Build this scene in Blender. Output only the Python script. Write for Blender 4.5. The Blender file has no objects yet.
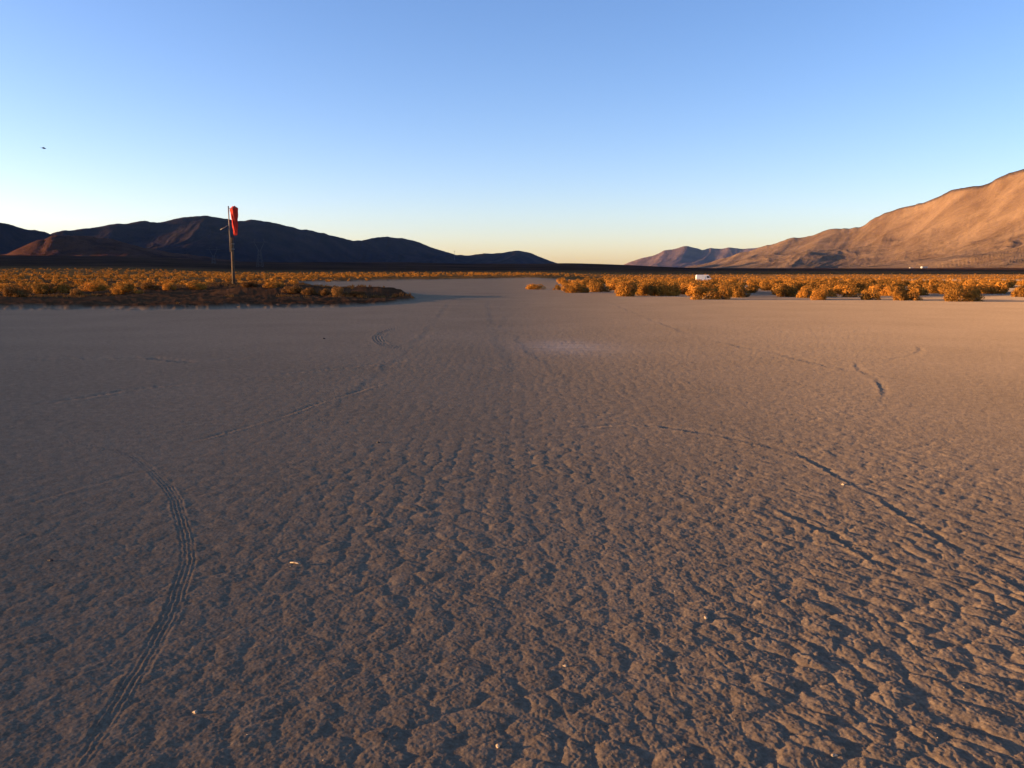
import bpy, math, random
import numpy as np
from mathutils import Vector
random.seed(4)
rng = np.random.default_rng(11)
S = bpy.context.scene
COL = S.collection
# ------------------------------------------------------------------ camera, sky, sun, exposure
W_, H_, FPX, HOR = 1024, 768, 804.0, 270.0
CAMZ = 1.6
PITCH = math.atan((384 - HOR) / FPX)
cd = bpy.data.cameras.new('camera'); cam = bpy.data.objects.new('camera', cd); COL.objects.link(cam)
cd.sensor_width = 36; cd.lens = FPX / W_ * 36; cd.clip_start = 0.05; cd.clip_end = 120000
cam.location = (0, 0, CAMZ); cam.rotation_euler = (math.pi / 2 - PITCH, 0, 0)
S.camera = cam
SUN_EL, SUN_AZ = math.radians(4.6), math.radians(-91)      # azimuth from +Y, clockwise positive
sd = Vector((math.sin(SUN_AZ) * math.cos(SUN_EL), math.cos(SUN_AZ) * math.cos(SUN_EL), math.sin(SUN_EL)))
ld = bpy.data.lights.new('sun', 'SUN'); lo = bpy.data.objects.new('sun', ld); COL.objects.link(lo)
ld.energy = 5.0; ld.angle = math.radians(0.53); ld.color = (1.0, 0.58, 0.255)
lo.rotation_euler = sd.to_track_quat('Z', 'Y').to_euler()
wd = bpy.data.worlds.new('World'); S.world = wd; wd.use_nodes = True
nt = wd.node_tree; bg = nt.nodes['Background']
sk = nt.nodes.new('ShaderNodeTexSky'); sk.sky_type = 'NISHITA'; sk.sun_disc = False
sk.sun_elevation = SUN_EL; sk.sun_rotation = SUN_AZ
sk.altitude = 900; sk.air_density = 0.85; sk.dust_density = 1.1; sk.ozone_density = 1.9
wb = nt.nodes.new('ShaderNodeMix'); wb.data_type = 'RGBA'; wb.blend_type = 'MULTIPLY'; wb.inputs[0].default_value = 1
wb.inputs[7].default_value = (1.12, 0.932, 1.04, 1)          # white balance of the camera
nt.links.new(sk.outputs[0], wb.inputs[6]); hs = nt.nodes.new('ShaderNodeHueSaturation'); hs.inputs['Saturation'].default_value = 1.15
nt.links.new(wb.outputs[2], hs.inputs['Color']); nt.links.new(hs.outputs[0], bg.inputs[0]); bg.inputs[1].default_value = 0.118
S.view_settings.view_transform = 'Standard'; S.view_settings.look = 'None'
S.view_settings.exposure = 1.9; S.view_settings.gamma = 1; S.view_settings.use_curve_mapping = False
S.cycles.volume_bounces = 0 if hasattr(S, 'cycles') else 0

# ------------------------------------------------------------------ small helpers
def ray(px, py):
    x = (px - 512) / FPX; y = (384 - py) / FPX
    c, s = math.cos(PITCH), math.sin(PITCH)
    return np.array([x, c * 1 + s * y, -s * 1 + c * y])
def gpt(px, py, z=0.0):
    d = ray(px, py); k = (z - CAMZ) / d[2]
    return (d[0] * k, d[1] * k)
def at(px, py, Y):
    d = ray(px, py); k = Y / d[1]
    return (d[0] * k, Y, CAMZ + d[2] * k)
def h2(ix, iy, seed):
    v = np.sin(ix * 127.1 + iy * 311.7 + seed * 74.7) * 43758.5453
    return v - np.floor(v)
def vn(x, y, seed=0):
    ix = np.floor(x); iy = np.floor(y); fx = x - ix; fy = y - iy
    u = fx * fx * fx * (fx * (fx * 6 - 15) + 10); v = fy * fy * fy * (fy * (fy * 6 - 15) + 10)
    a = h2(ix, iy, seed); b = h2(ix + 1, iy, seed); c = h2(ix, iy + 1, seed); d = h2(ix + 1, iy + 1, seed)
    return (a + (b - a) * u + (c - a) * v + (a - b - c + d) * u * v) * 2 - 1
def fbm(x, y, o=4, seed=0, g=0.5):
    r = 0; a = 1; n = 0
    for k in range(o):
        r = r + a * vn(x, y, seed + k * 13); n += a; a *= g
        x, y = (x * 1.7 - y * 1.05) + 5.3, (x * 1.05 + y * 1.7) + 1.7
    return r / n
def ridged(x, y, o=4, seed=0, g=0.5):
    r = 0; a = 1; n = 0; w = 1
    for k in range(o):
        v = 1 - np.abs(vn(x, y, seed + k * 13)) * 1.6
        r = r + a * v * w; n += a; a *= g; w = np.clip(v * 1.1, 0.2, 1)
        x, y = (x * 1.7 - y * 1.05) + 5.3, (x * 1.05 + y * 1.7) + 1.7
    return r / n
def vor(x, y, seed=0):
    ix = np.floor(x); iy = np.floor(y)
    f1 = np.full(x.shape, 9.0); f2 = np.full(x.shape, 9.0); cid = np.zeros(x.shape)
    for dx in (-1, 0, 1):
        for dy in (-1, 0, 1):
            cx = ix + dx; cy = iy + dy
            px = cx + 0.17 + 0.66 * h2(cx, cy, seed); py = cy + 0.17 + 0.66 * h2(cx, cy, seed + 5)
            d = np.hypot(x - px, y - py)
            c = d < f1
            f2 = np.where(c, f1, np.minimum(f2, d)); cid = np.where(c, h2(cx, cy, seed + 9), cid); f1 = np.where(c, d, f1)
    return f1, f2, cid
def ss(a, b, x):
    t = np.clip((x - a) / (b - a), 0, 1); return t * t * (3 - 2 * t)

def mesh_np(name, V, F, mat, smooth=True, parent=None):
    V = np.ascontiguousarray(V, dtype=np.float32); F = np.ascontiguousarray(F, dtype=np.int32)
    k = F.shape[1]
    me = bpy.data.meshes.new(name)
    me.vertices.add(len(V)); me.vertices.foreach_set('co', V.ravel())
    me.loops.add(F.size); me.loops.foreach_set('vertex_index', F.ravel())
    me.polygons.add(len(F)); me.polygons.foreach_set('loop_start', np.arange(0, F.size, k, dtype=np.int32))
    me.polygons.foreach_set('loop_total', np.full(len(F), k, dtype=np.int32))
    me.polygons.foreach_set('use_smooth', np.full(len(F), smooth))
    me.update(calc_edges=True); me.materials.append(mat)
    o = bpy.data.objects.new(name, me); COL.objects.link(o)
    if parent: o.parent = parent
    return o
class MB:
    def __init__(s): s.v = []; s.f = []
    def tube(s, pts, rad, n=10, cap=True):
        pts = [Vector(p) for p in pts]; b = len(s.v)
        for i, p in enumerate(pts):
            t = (pts[min(i + 1, len(pts) - 1)] - pts[max(i - 1, 0)]).normalized()
            u = t.cross(Vector((0.13, 0.97, 0.2))).normalized(); w = t.cross(u)
            r = rad[i] if isinstance(rad, (list, tuple)) else rad
            for k in range(n):
                a = 2 * math.pi * k / n; s.v.append(tuple(p + (u * math.cos(a) + w * math.sin(a)) * r))
        for i in range(len(pts) - 1):
            for k in range(n):
                s.f.append((b + i * n + k, b + i * n + (k + 1) % n, b + (i + 1) * n + (k + 1) % n, b + (i + 1) * n + k))
        if cap:
            s.f.append(tuple(b + k for k in range(n))[::-1]); e = b + (len(pts) - 1) * n; s.f.append(tuple(e + k for k in range(n)))
        return s
    def box(s, c, d):
        b = len(s.v); x, y, z = c; a, e, h = d[0] / 2, d[1] / 2, d[2] / 2
        for sx, sy, sz in ((-1,-1,-1),(1,-1,-1),(1,1,-1),(-1,1,-1),(-1,-1,1),(1,-1,1),(1,1,1),(-1,1,1)):
            s.v.append((x + sx * a, y + sy * e, z + sz * h))
        for q in ((0,3,2,1),(4,5,6,7),(0,1,5,4),(1,2,6,5),(2,3,7,6),(3,0,4,7)): s.f.append(tuple(b + i for i in q))
        return s
    def prism(s, prof, y0, y1):
        b = len(s.v); n = len(prof)
        for y in (y0, y1):
            for x, z in prof: s.v.append((x, y, z))
        for k in range(n): s.f.append((b + k, b + (k + 1) % n, b + n + (k + 1) % n, b + n + k))
        s.f.append(tuple(range(b, b + n))[::-1]); s.f.append(tuple(range(b + n, b + 2 * n)))
        return s
    def build(s, name, mat, parent=None, bevel=0, smooth=False):
        me = bpy.data.meshes.new(name); me.from_pydata(s.v, [], s.f); me.materials.append(mat)
        import bmesh
        bm = bmesh.new(); bm.from_mesh(me); bmesh.ops.recalc_face_normals(bm, faces=bm.faces); bm.to_mesh(me); bm.free()
        if smooth:
            for p in me.polygons: p.use_smooth = True
        o = bpy.data.objects.new(name, me); COL.objects.link(o)
        if parent: o.parent = parent
        if bevel:
            m = o.modifiers.new('bevel', 'BEVEL'); m.width = bevel; m.segments = 2
        return o
def tag(o, label, cat, group=None):
    o['label'] = label; o['category'] = cat
    if group: o['group'] = group
    return o
def empty(name, loc, label, cat, group=None, rz=0):
    o = bpy.data.objects.new(name, None); COL.objects.link(o); o.location = loc; o.rotation_euler = (0, 0, rz)
    return tag(o, label, cat, group)

def mat(name, c1, c2=None, scale=5.0, rough=0.85, bump=0.0, bscale=None, bdist=0.01, detail=6, spec=0.2, trans=0.0):
    m = bpy.data.materials.new(name); m.use_nodes = True; n = m.node_tree.nodes; L = m.node_tree.links
    p = n['Principled BSDF']; p.inputs['Roughness'].default_value = rough
    p.inputs['Specular IOR Level'].default_value = spec
    p.inputs['Base Color'].default_value = (*c1, 1)
    tc = n.new('ShaderNodeTexCoord')
    if c2:
        no = n.new('ShaderNodeTexNoise'); no.inputs['Scale'].default_value = scale; no.inputs['Detail'].default_value = detail
        no.inputs['Roughness'].default_value = 0.65
        cr = n.new('ShaderNodeValToRGB'); cr.color_ramp.elements[0].position = 0.36; cr.color_ramp.elements[1].position = 0.64
        cr.color_ramp.elements[0].color = (*c1, 1); cr.color_ramp.elements[1].color = (*c2, 1)
        L.new(tc.outputs['Object'], no.inputs['Vector']); L.new(no.outputs[0], cr.inputs[0]); L.new(cr.outputs[0], p.inputs['Base Color'])
    if bump:
        nb = n.new('ShaderNodeTexNoise'); nb.inputs['Scale'].default_value = bscale or scale; nb.inputs['Detail'].default_value = 8
        bp = n.new('ShaderNodeBump'); bp.inputs['Strength'].default_value = bump; bp.inputs['Distance'].default_value = bdist
        L.new(tc.outputs['Object'], nb.inputs['Vector']); L.new(nb.outputs[0], bp.inputs['Height']); L.new(bp.outputs[0], p.inputs['Normal'])
    return m

# ------------------------------------------------------------------ terrain height
BX = gpt(232, 287)
def T(x, y): return x / np.maximum(y, 0.5)
def pxT(px): return (px - 512) / FPX * math.cos(PITCH) * 1.0
MX, MY = at(234, 286, 55)[0], 55.0
def soil(x, y):
    """1 where the gravelly soil with scrub is, 0 on the bare playa"""
    px = 512 + T(x, y) * 805
    wob = fbm(x * 0.13, y * 0.13, 4, 3) * 1.6 + fbm(x * 0.7, y * 0.7, 3, 8) * 0.7 + fbm(x * 2.6, y * 2.6, 3, 18) * 0.6
    near = np.interp(px, [-4000, 300, 345, 385, 415, 425, 430, 620, 640, 2500], [34, 34, 35.2, 38, 43, 60, 135, 190, 260, 330])
    back = np.interp(px, [290, 300, 330, 365, 400, 418], [9000, 92, 72, 56, 48, 43])
    far = np.interp(px, [290, 300, 430, 620, 900, 2500], [90, 110, 135, 190, 300, 300])
    a = ss(-0.5, 0.5, y - near + wob) * (1 - ss(-1, 1, y - back + wob)) * (px < 420)
    b = ss(-6, 6, y - far + wob * 6)
    return np.clip(np.maximum(a, b), 0, 1) * (y > 5)
def G(x, y):
    x = np.asarray(x, float); y = np.asarray(y, float)
    r = np.hypot(x, y); t = T(x, y)
    z = 0.55 * np.exp(-((x - MX) / 7.5) ** 2 - ((y - MY - 1) / 5.5) ** 2)
    z = z + 0.50 * np.exp(-(np.maximum(np.abs(x + 11.5) - 3.2, 0) / 2.4) ** 2 - ((y - 48.5) / 2.6) ** 2)
    z = z + 0.22 * soil(x, y) * (r < 400) * (0.6 + 0.5 * fbm(x * 0.3, y * 0.3, 3, 21))
    dip = ss(70, 200, y) * (1 - ss(350, 900, y)) * ss(0.02, 0.16, t)
    z = z - 1.9 * dip
    z = z + (y > 0) * ss(650, 2700, r) * (23 + 14 * (1 - ss(-0.5, -0.3, t)) + 7 * fbm(x / 420, y / 420, 4, 31)) * (1 - 0.72 * ss(0.05, 0.25, t)) + (y > 0) * 2.4 * ss(130, 520, y) * (1 - ss(-0.5, -0.32, t))
    z = z - ss(9000, 20000, r) * 25
    return z

# playa relief: heaved mud polygons, ripples and wheel tracks -------------------------------------
def catmull(P, n=14):
    P = [np.array(p) for p in P]; P = [2 * P[0] - P[1]] + P + [2 * P[-1] - P[-2]]; out = []
    for i in range(1, len(P) - 2):
        for k in range(n):
            t = k / n
            out.append(0.5 * ((2 * P[i]) + (-P[i-1] + P[i+1]) * t + (2*P[i-1] - 5*P[i] + 4*P[i+1] - P[i+2]) * t*t + (-P[i-1] + 3*P[i] - 3*P[i+1] + P[i+2]) * t**3))
    out.append(P[-2]); return np.array(out)
TRACKS = [  # pixels of the photograph projected on the flat playa, width, depth, kind
    ([(40, 440), (85, 444), (122, 452), (150, 470), (172, 495), (184, 525), (186, 560), (174, 605), (150, 655), (112, 715), (72, 775), (40, 830)], 0.024, 0.0022, 'tread'),
    ([(402, 327), (386, 331), (378, 337), (382, 343), (396, 348), (412, 350)], 0.07, 0.008, 'tread'),
    ([(918, 346), (920, 351), (905, 357), (885, 361)], 0.05, 0.002, 'rut'),
    ([(858, 362), (858, 368), (866, 374), (880, 380), (884, 392), (880, 404)], 0.045, 0.0022, 'rut'),
    ([(168, 447), (215, 436), (270, 420), (330, 400), (395, 380)], 0.03, 0.0035, 'rut'),
    ([(795, 452), (850, 483), (880, 497), (915, 522), (960, 552), (1010, 580), (1060, 610)], 0.028, 0.0034, 'rut'),
    ([(770, 505), (840, 540), (900, 580)], 0.03, 0.004, 'rut'),
    ([(0, 359), (60, 359), (140, 358), (200, 362), (260, 356)], 0.12, 0.010, 'rut'),
    ([(0, 408), (70, 400), (150, 388), (300, 372), (420, 360)], 0.07, 0.006, 'rut'),
    ([(545, 297), (508, 318), (520, 340), (560, 372), (620, 420)], 0.10, 0.0018, 'rut'),
    ([(488, 300), (497, 330), (512, 360), (545, 400)], 0.12, 0.0018, 'rut'),
    ([(452, 300), (430, 330), (380, 375), (300, 440)], 0.10, 0.002, 'rut'),
    ([(600, 298), (680, 330), (770, 352), (860, 372), (1024, 400)], 0.10, 0.003, 'rut'),
    ([(560, 430), (640, 425), (740, 440), (830, 462)], 0.05, 0.005, 'rut'),
    ([(0, 512), (60, 494), (120, 478), (170, 462)], 0.03, 0.0018, 'rut'),
]
def relief(x, y):
    r = np.hypot(x, y); px = 512 + T(x, y) * 805; z = np.zeros_like(x)
    m = (r < 60) & (y > -2)
    X = x[m]; Y = y[m]; P = px[m]; R = r[m]
    wx = fbm(X * 2.6, Y * 2.6, 4, 41) * 0.07; wy = fbm(X * 2.6, Y * 2.6, 4, 47) * 0.07
    big = fbm(X * 0.35, Y * 0.35, 3, 51)
    # cell polygons: domed plates parted by narrow sunken seams
    ce = 6.3; f1, f2, cid = vor((X + wx) * ce, (Y + wy) * ce, 2); gap = f2 - f1
    gap = gap + 0.07 * fbm(X * 26, Y * 26, 3, 43); cell = (0.42 * ss(0.0, 0.32, gap) + 0.8 * np.clip(1 - (f1 / 0.62) ** 2, 0, 1)) * (0.4 + 0.75 * cid)
    f1b, f2b, cib = vor((X + wx) * 15 + 3, (Y + wy) * 15, 7)
    cellb = ss(0.0, 0.3, f2b - f1b) * (0.4 + 0.6 * cib)
    # stretched, wind-worn cells on the right
    a = math.radians(-53); U = X * math.cos(a) + Y * math.sin(a); V = -X * math.sin(a) + Y * math.cos(a)
    g1, g2, gid = vor((U + wx * 1.6) * 6.2, (V + wy * 1.4) * 8.6, 4); gg = g2 - g1 + 0.08 * fbm(X * 22, Y * 22, 3, 45)
    rip = (0.38 * ss(0.0, 0.34, gg) + 0.8 * np.clip(1 - (g1 / 0.62) ** 2, 0, 1)) * (0.4 + 0.8 * gid)
    tt = X / np.maximum(Y, .5)
    rr = ss(0.02, 0.42, tt + 0.10 * big)                        # 0 left .. 1 right
    rough = ss(-0.42, 0.0, tt + 0.12 * big)                      # smoother on the far left
    smooth_r = 1 - 0.80 * ss(0.30, 0.62, tt - ss(9, 3.2, Y) * 0.42 + 0.1 * big)
    amp = (0.52 + 0.48 * rough) * smooth_r * (0.9 + 0.55 * fbm(X * 0.9, Y * 0.9, 3, 53))
    amp = np.clip(amp, 0.15, 1.5)
    h = (cell * 0.0066 * (1 - rr) + rip * 0.0056 * rr + cellb * 0.0016) * amp
    h += fbm(X * 1.1, Y * 1.1, 3, 61) * 0.003 * amp + fbm(X * 8, Y * 8, 3, 65) * 0.0020 * (0.25 + amp) + fbm(X * 34, Y * 34, 3, 71) * 0.0020
    h += fbm(X * 110, Y * 110, 2, 77) * 0.0010 * (R < 9)
    h *= (1 - 0.60 * ss(3.2, 9, R)) * (1 - 0.65 * ss(10, 40, R))
    for pts, w, dep, kind in TRACKS:
        C = catmull([gpt(*p) for p in pts])
        pad = 0.6 + w * 4
        s = np.where((X > C[:, 0].min() - pad) & (X < C[:, 0].max() + pad) & (Y > C[:, 1].min() - pad) & (Y < C[:, 1].max() + pad))[0]
        if len(s) == 0: continue
        xs = X[s]; ys = Y[s]; best = np.full(len(s), 9e9); side = np.zeros(len(s)); al = np.zeros(len(s)); L = 0
        for (p, q) in zip(C[:-1], C[1:]):
            d = q - p; l = np.hypot(*d) + 1e-9; d = d / l
            t = np.clip((xs - p[0]) * d[0] + (ys - p[1]) * d[1], 0, l)
            ex = xs - p[0] - d[0] * t; ey = ys - p[1] - d[1] * t; dd = np.hypot(ex, ey); c = dd < best
            best = np.where(c, dd, best); side = np.where(c, np.sign(ex * d[1] - ey * d[0]) * dd, side); al = np.where(c, L + t, al); L += l
        fade = ss(0, L * 0.12, al) * ss(0, L * 0.12, L - al)
        if kind == 'tread':
            side = side + 0.012 * vn(al * 3, al * 0, 5) + 0.004 * vn(al * 25, al * 0, 15)
            e = np.exp(-(side / (w * 1.6)) ** 6)
            g = np.cos(side / w * 2 * math.pi) * (0.75 + 0.45 * np.sign(np.sin(al * 2 * math.pi / (w * 1.1) + (side > 0) * 2)) * 0.5 + 0.3 * vn(al * 9, side * 20, 6))
            bk = np.clip(0.85 + 0.5 * vn(al * 7, np.round(side / w), 31) + 0.35 * vn(al * 30, side * 60, 33), 0, 1.5); dz = dep * 0.9 * g * e * bk + dep * 0.35 * bk * np.exp(-((np.abs(side) - w * 2.0) / (w * 0.4)) ** 2)
            h[s] = h[s] * (1 - 0.4 * e * fade) + dz * fade
        else:
            side = side + w * 0.6 * vn(al / (w * 7), al * 0, 9) + w * .3 * vn(al / w, al * 0, 3)
            br = 0.45 + 0.75 * np.clip(vn(al / (w * 12), al * 0 + 2, 12) + 0.5, 0, 1)
            side = side + 0.5 * w * vn(side / w * 2, al / w / 2, 22); dz = (-dep * np.exp(-(side / w) ** 2) + 0.7 * dep * np.exp(-((side - w * 1.7) / (w * 0.7)) ** 2)) * br
            h[s] = h[s] + dz * fade
    z[m] = h
    z = z * (1 - 0.5 * soil(x, y))
    so = soil(x, y) * (r < 300)
    z = z + so * (fbm(x * 2.2, y * 2.2, 4, 81) * 0.07)
    return z

def nm_ground():
    m = bpy.data.materials.new('ground'); m.use_nodes = True; n = m.node_tree.nodes; L = m.node_tree.links
    p = n['Principled BSDF']; p.inputs['Diffuse Roughness'].default_value = 1.0; p.inputs['Roughness'].default_value = 1.0; p.inputs['Specular IOR Level'].default_value = 0.0
    tc = n.new('ShaderNodeTexCoord'); at_ = n.new('ShaderNodeAttribute'); at_.attribute_name = 'kind'
    sep = n.new('ShaderNodeSeparateColor'); L.new(at_.outputs['Color'], sep.inputs[0])
    def noise(s, d=8, r=0.6, sx=1, sy=1):
        mp = n.new('ShaderNodeMapping'); mp.inputs['Scale'].default_value = (sx, sy, 1)
        no = n.new('ShaderNodeTexNoise'); no.inputs['Scale'].default_value = s; no.inputs['Detail'].default_value = d; no.inputs['Roughness'].default_value = r
        L.new(tc.outputs['Object'], mp.inputs[0]); L.new(mp.outputs[0], no.inputs['Vector']); return no.outputs[0]
    def ramp(src, a, b, ca, cb):
        c = n.new('ShaderNodeValToRGB'); c.color_ramp.elements[0].position = a; c.color_ramp.elements[1].position = b
        c.color_ramp.elements[0].color = (*ca, 1); c.color_ramp.elements[1].color = (*cb, 1); L.new(src, c.inputs[0]); return c.outputs[0]
    def mix(f, a, b, mode='MIX'):
        x = n.new('ShaderNodeMix'); x.data_type = 'RGBA'; x.blend_type = mode
        if isinstance(f, float): x.inputs[0].default_value = f
        else: L.new(f, x.inputs[0])
        L.new(a, x.inputs[6]); L.new(b, x.inputs[7]); return x.outputs[2]
    pl = ramp(noise(0.35, 10, 0.6), 0.35, 0.65, (0.190, 0.143, 0.098), (0.275, 0.208, 0.145))
    pl = mix(0.5, pl, ramp(noise(9, 8, 0.7), 0.38, 0.62, (0.155, 0.113, 0.077), (0.32, 0.242, 0.165)))
    pl = mix(0.35, pl, ramp(noise(55, 6, 0.8), 0.40, 0.62, (0.09, 0.064, 0.043), (0.40, 0.31, 0.205)))
    depth_tone = n.new('ShaderNodeMapRange'); depth_tone.inputs[1].default_value = 3.0; depth_tone.inputs[2].default_value = 22.0; depth_tone.inputs[3].default_value = 0.72; depth_tone.inputs[4].default_value = 0.95  # playa colour scaled darker close to the camera, paler farther out
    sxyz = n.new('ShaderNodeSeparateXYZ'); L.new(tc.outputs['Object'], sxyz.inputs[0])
    wob = n.new('ShaderNodeMath'); wob.operation = 'MULTIPLY_ADD'; wob.inputs[1].default_value = 5.0; L.new(noise(0.4, 4), wob.inputs[0]); L.new(sxyz.outputs[1], wob.inputs[2]); L.new(wob.outputs[0], depth_tone.inputs[0])
    vm = n.new('ShaderNodeVectorMath'); vm.operation = 'SCALE'; L.new(pl, vm.inputs[0]); L.new(depth_tone.outputs[0], vm.inputs['Scale']); pl = vm.outputs[0]
    pale = ramp(noise(3.5, 8, 0.7, 0.4, 1), 0.35, 0.55, (0.22, 0.18, 0.15), (0.44, 0.38, 0.34))
    pl = mix(sep.outputs[1], pl, pale)
    so = ramp(noise(0.9, 9, 0.7), 0.35, 0.62, (0.06, 0.030, 0.017), (0.14, 0.072, 0.038))
    so = mix(0.5, so, ramp(noise(0.06, 9, 0.75), 0.4, 0.6, (0.05, 0.025, 0.014), (0.16, 0.085, 0.042)))
    sc_ = n.new('ShaderNodeVectorMath'); sc_.operation = 'SCALE'; L.new(so, sc_.inputs[0]); sc_.inputs['Scale'].default_value = 0.6; so = sc_.outputs[0]
    dg = ramp(noise(0.12, 9, 0.75), 0.38, 0.6, (0.05, 0.026, 0.012), (0.20, 0.105, 0.035))
    mrg = n.new('ShaderNodeMapRange'); mrg.inputs[1].default_value = 75; mrg.inputs[2].default_value = 150; sx2 = n.new('ShaderNodeSeparateXYZ'); L.new(tc.outputs['Object'], sx2.inputs[0]); L.new(sx2.outputs[1], mrg.inputs[0])
    so = mix(mrg.outputs[0], so, dg)
    fr = ramp(noise(0.004, 12, 0.8), 0.4, 0.6, (0.018, 0.011, 0.009), (0.06, 0.033, 0.02))
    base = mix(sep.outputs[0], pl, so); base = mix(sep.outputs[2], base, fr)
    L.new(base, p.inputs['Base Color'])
    b1 = n.new('ShaderNodeBump'); b1.inputs['Strength'].default_value = 0.55; b1.inputs['Distance'].default_value = 0.0022; L.new(noise(75, 6, 0.75), b1.inputs['Height'])
    b2 = n.new('ShaderNodeBump'); b2.inputs['Strength'].default_value = 0.6; b2.inputs['Distance'].default_value = 0.006; L.new(noise(11, 6, 0.65), b2.inputs['Height'])
    L.new(b1.outputs[0], b2.inputs['Normal']); L.new(b2.outputs[0], p.inputs['Normal'])
    return m

def build_ground():
    th = np.concatenate([np.linspace(-180, -44, 60)[:-1], np.arange(-44, 44.001, 0.062), np.linspace(44, 180, 60)[1:-1]])
    rs = [0.35]
    while rs[-1] < 26000:
        r = rs[-1]
        if r < 2.0: d = 0.02
        elif r < 70: d = min(max(0.0042, 0.00050 * r * r), 0.016 * r)
        else: d = 0.022 * r
        rs.append(r + d)
    r = np.array(rs); a = np.radians(th); print('ground grid', len(a), len(r))
    A, R = np.meshgrid(a, r); X = (R * np.sin(A)).ravel(); Y = (R * np.cos(A)).ravel()
    Z = G(X, Y) + relief(X, Y)
    n = len(a); m = len(r)
    V = np.stack([X, Y, Z], 1); V = np.vstack([V, [[0, 0, 0]]])
    i = np.arange(m - 1)[:, None] * n; j = np.arange(n)[None, :]; j2 = (j + 1) % n
    F = np.stack([i + j, i + j2, i + n + j2, i + n + j], -1).reshape(-1, 4)
    F = F[:, ::-1]
    F0 = np.stack([np.arange(n), np.full(n, n * m), (np.arange(n) + 1) % n, (np.arange(n) + 1) % n], 1)
    F = F
    o = mesh_np('ground', V[:-1], F, nm_ground()); o['kind'] = 'structure'
    C = np.zeros((n * m, 4), np.float32); C[:, 3] = 1
    C[:, 0] = soil(X, Y)
    px = 512 + T(X, Y) * 805; py = HOR + CAMZ / np.maximum(Y, .5) * FPX
    c1 = gpt(566, 347); pt = np.exp(-((X - c1[0]) / 0.95) ** 2 - ((Y - c1[1]) / 1.4) ** 2)
    C[:, 1] = np.clip(pt * 1.2 + 0.25 * fbm(X * 1.5, Y * 1.5, 3, 90) * pt, 0, 1) * 0.32
    C[:, 2] = ss(500, 1100, Y + 150 * fbm(X / 120, Y / 120, 3, 55))
    at_ = o.data.color_attributes.new('kind', 'FLOAT_COLOR', 'POINT'); at_.data.foreach_set('color', C.ravel())
    return o
build_ground()

# ------------------------------------------------------------------ mountains
def hillmat(name, lo_, hi_, sc):
    m = bpy.data.materials.new(name); m.use_nodes = True; n = m.node_tree.nodes; L = m.node_tree.links
    p = n['Principled BSDF']; p.inputs['Roughness'].default_value = 1.0; p.inputs['Specular IOR Level'].default_value = 0.0
    tc = n.new('ShaderNodeTexCoord')
    no = n.new('ShaderNodeTexNoise'); no.inputs['Scale'].default_value = sc; no.inputs['Detail'].default_value = 14; no.inputs['Roughness'].default_value = 0.7
    no.inputs['Distortion'].default_value = 0.6
    cr = n.new('ShaderNodeValToRGB'); cr.color_ramp.elements[0].position = 0.36; cr.color_ramp.elements[1].position = 0.64
    cr.color_ramp.elements[0].color = (*lo_, 1); cr.color_ramp.elements[1].color = (*hi_, 1)
    L.new(tc.outputs['Object'], no.inputs['Vector']); L.new(no.outputs[0], cr.inputs[0]); L.new(cr.outputs[0], p.inputs['Base Color'])
    bp = n.new('ShaderNodeBump'); bp.inputs['Strength'].default_value = 0.5; bp.inputs['Distance'].default_value = 22.0
    nb = n.new('ShaderNodeTexNoise'); nb.inputs['Scale'].default_value = sc * 9; nb.inputs['Detail'].default_value = 10; nb.inputs['Roughness'].default_value = 0.65
    L.new(tc.outputs['Object'], nb.inputs['Vector']); L.new(nb.outputs[0], bp.inputs['Height']); L.new(bp.outputs[0], p.inputs['Normal'])
    return m
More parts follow.
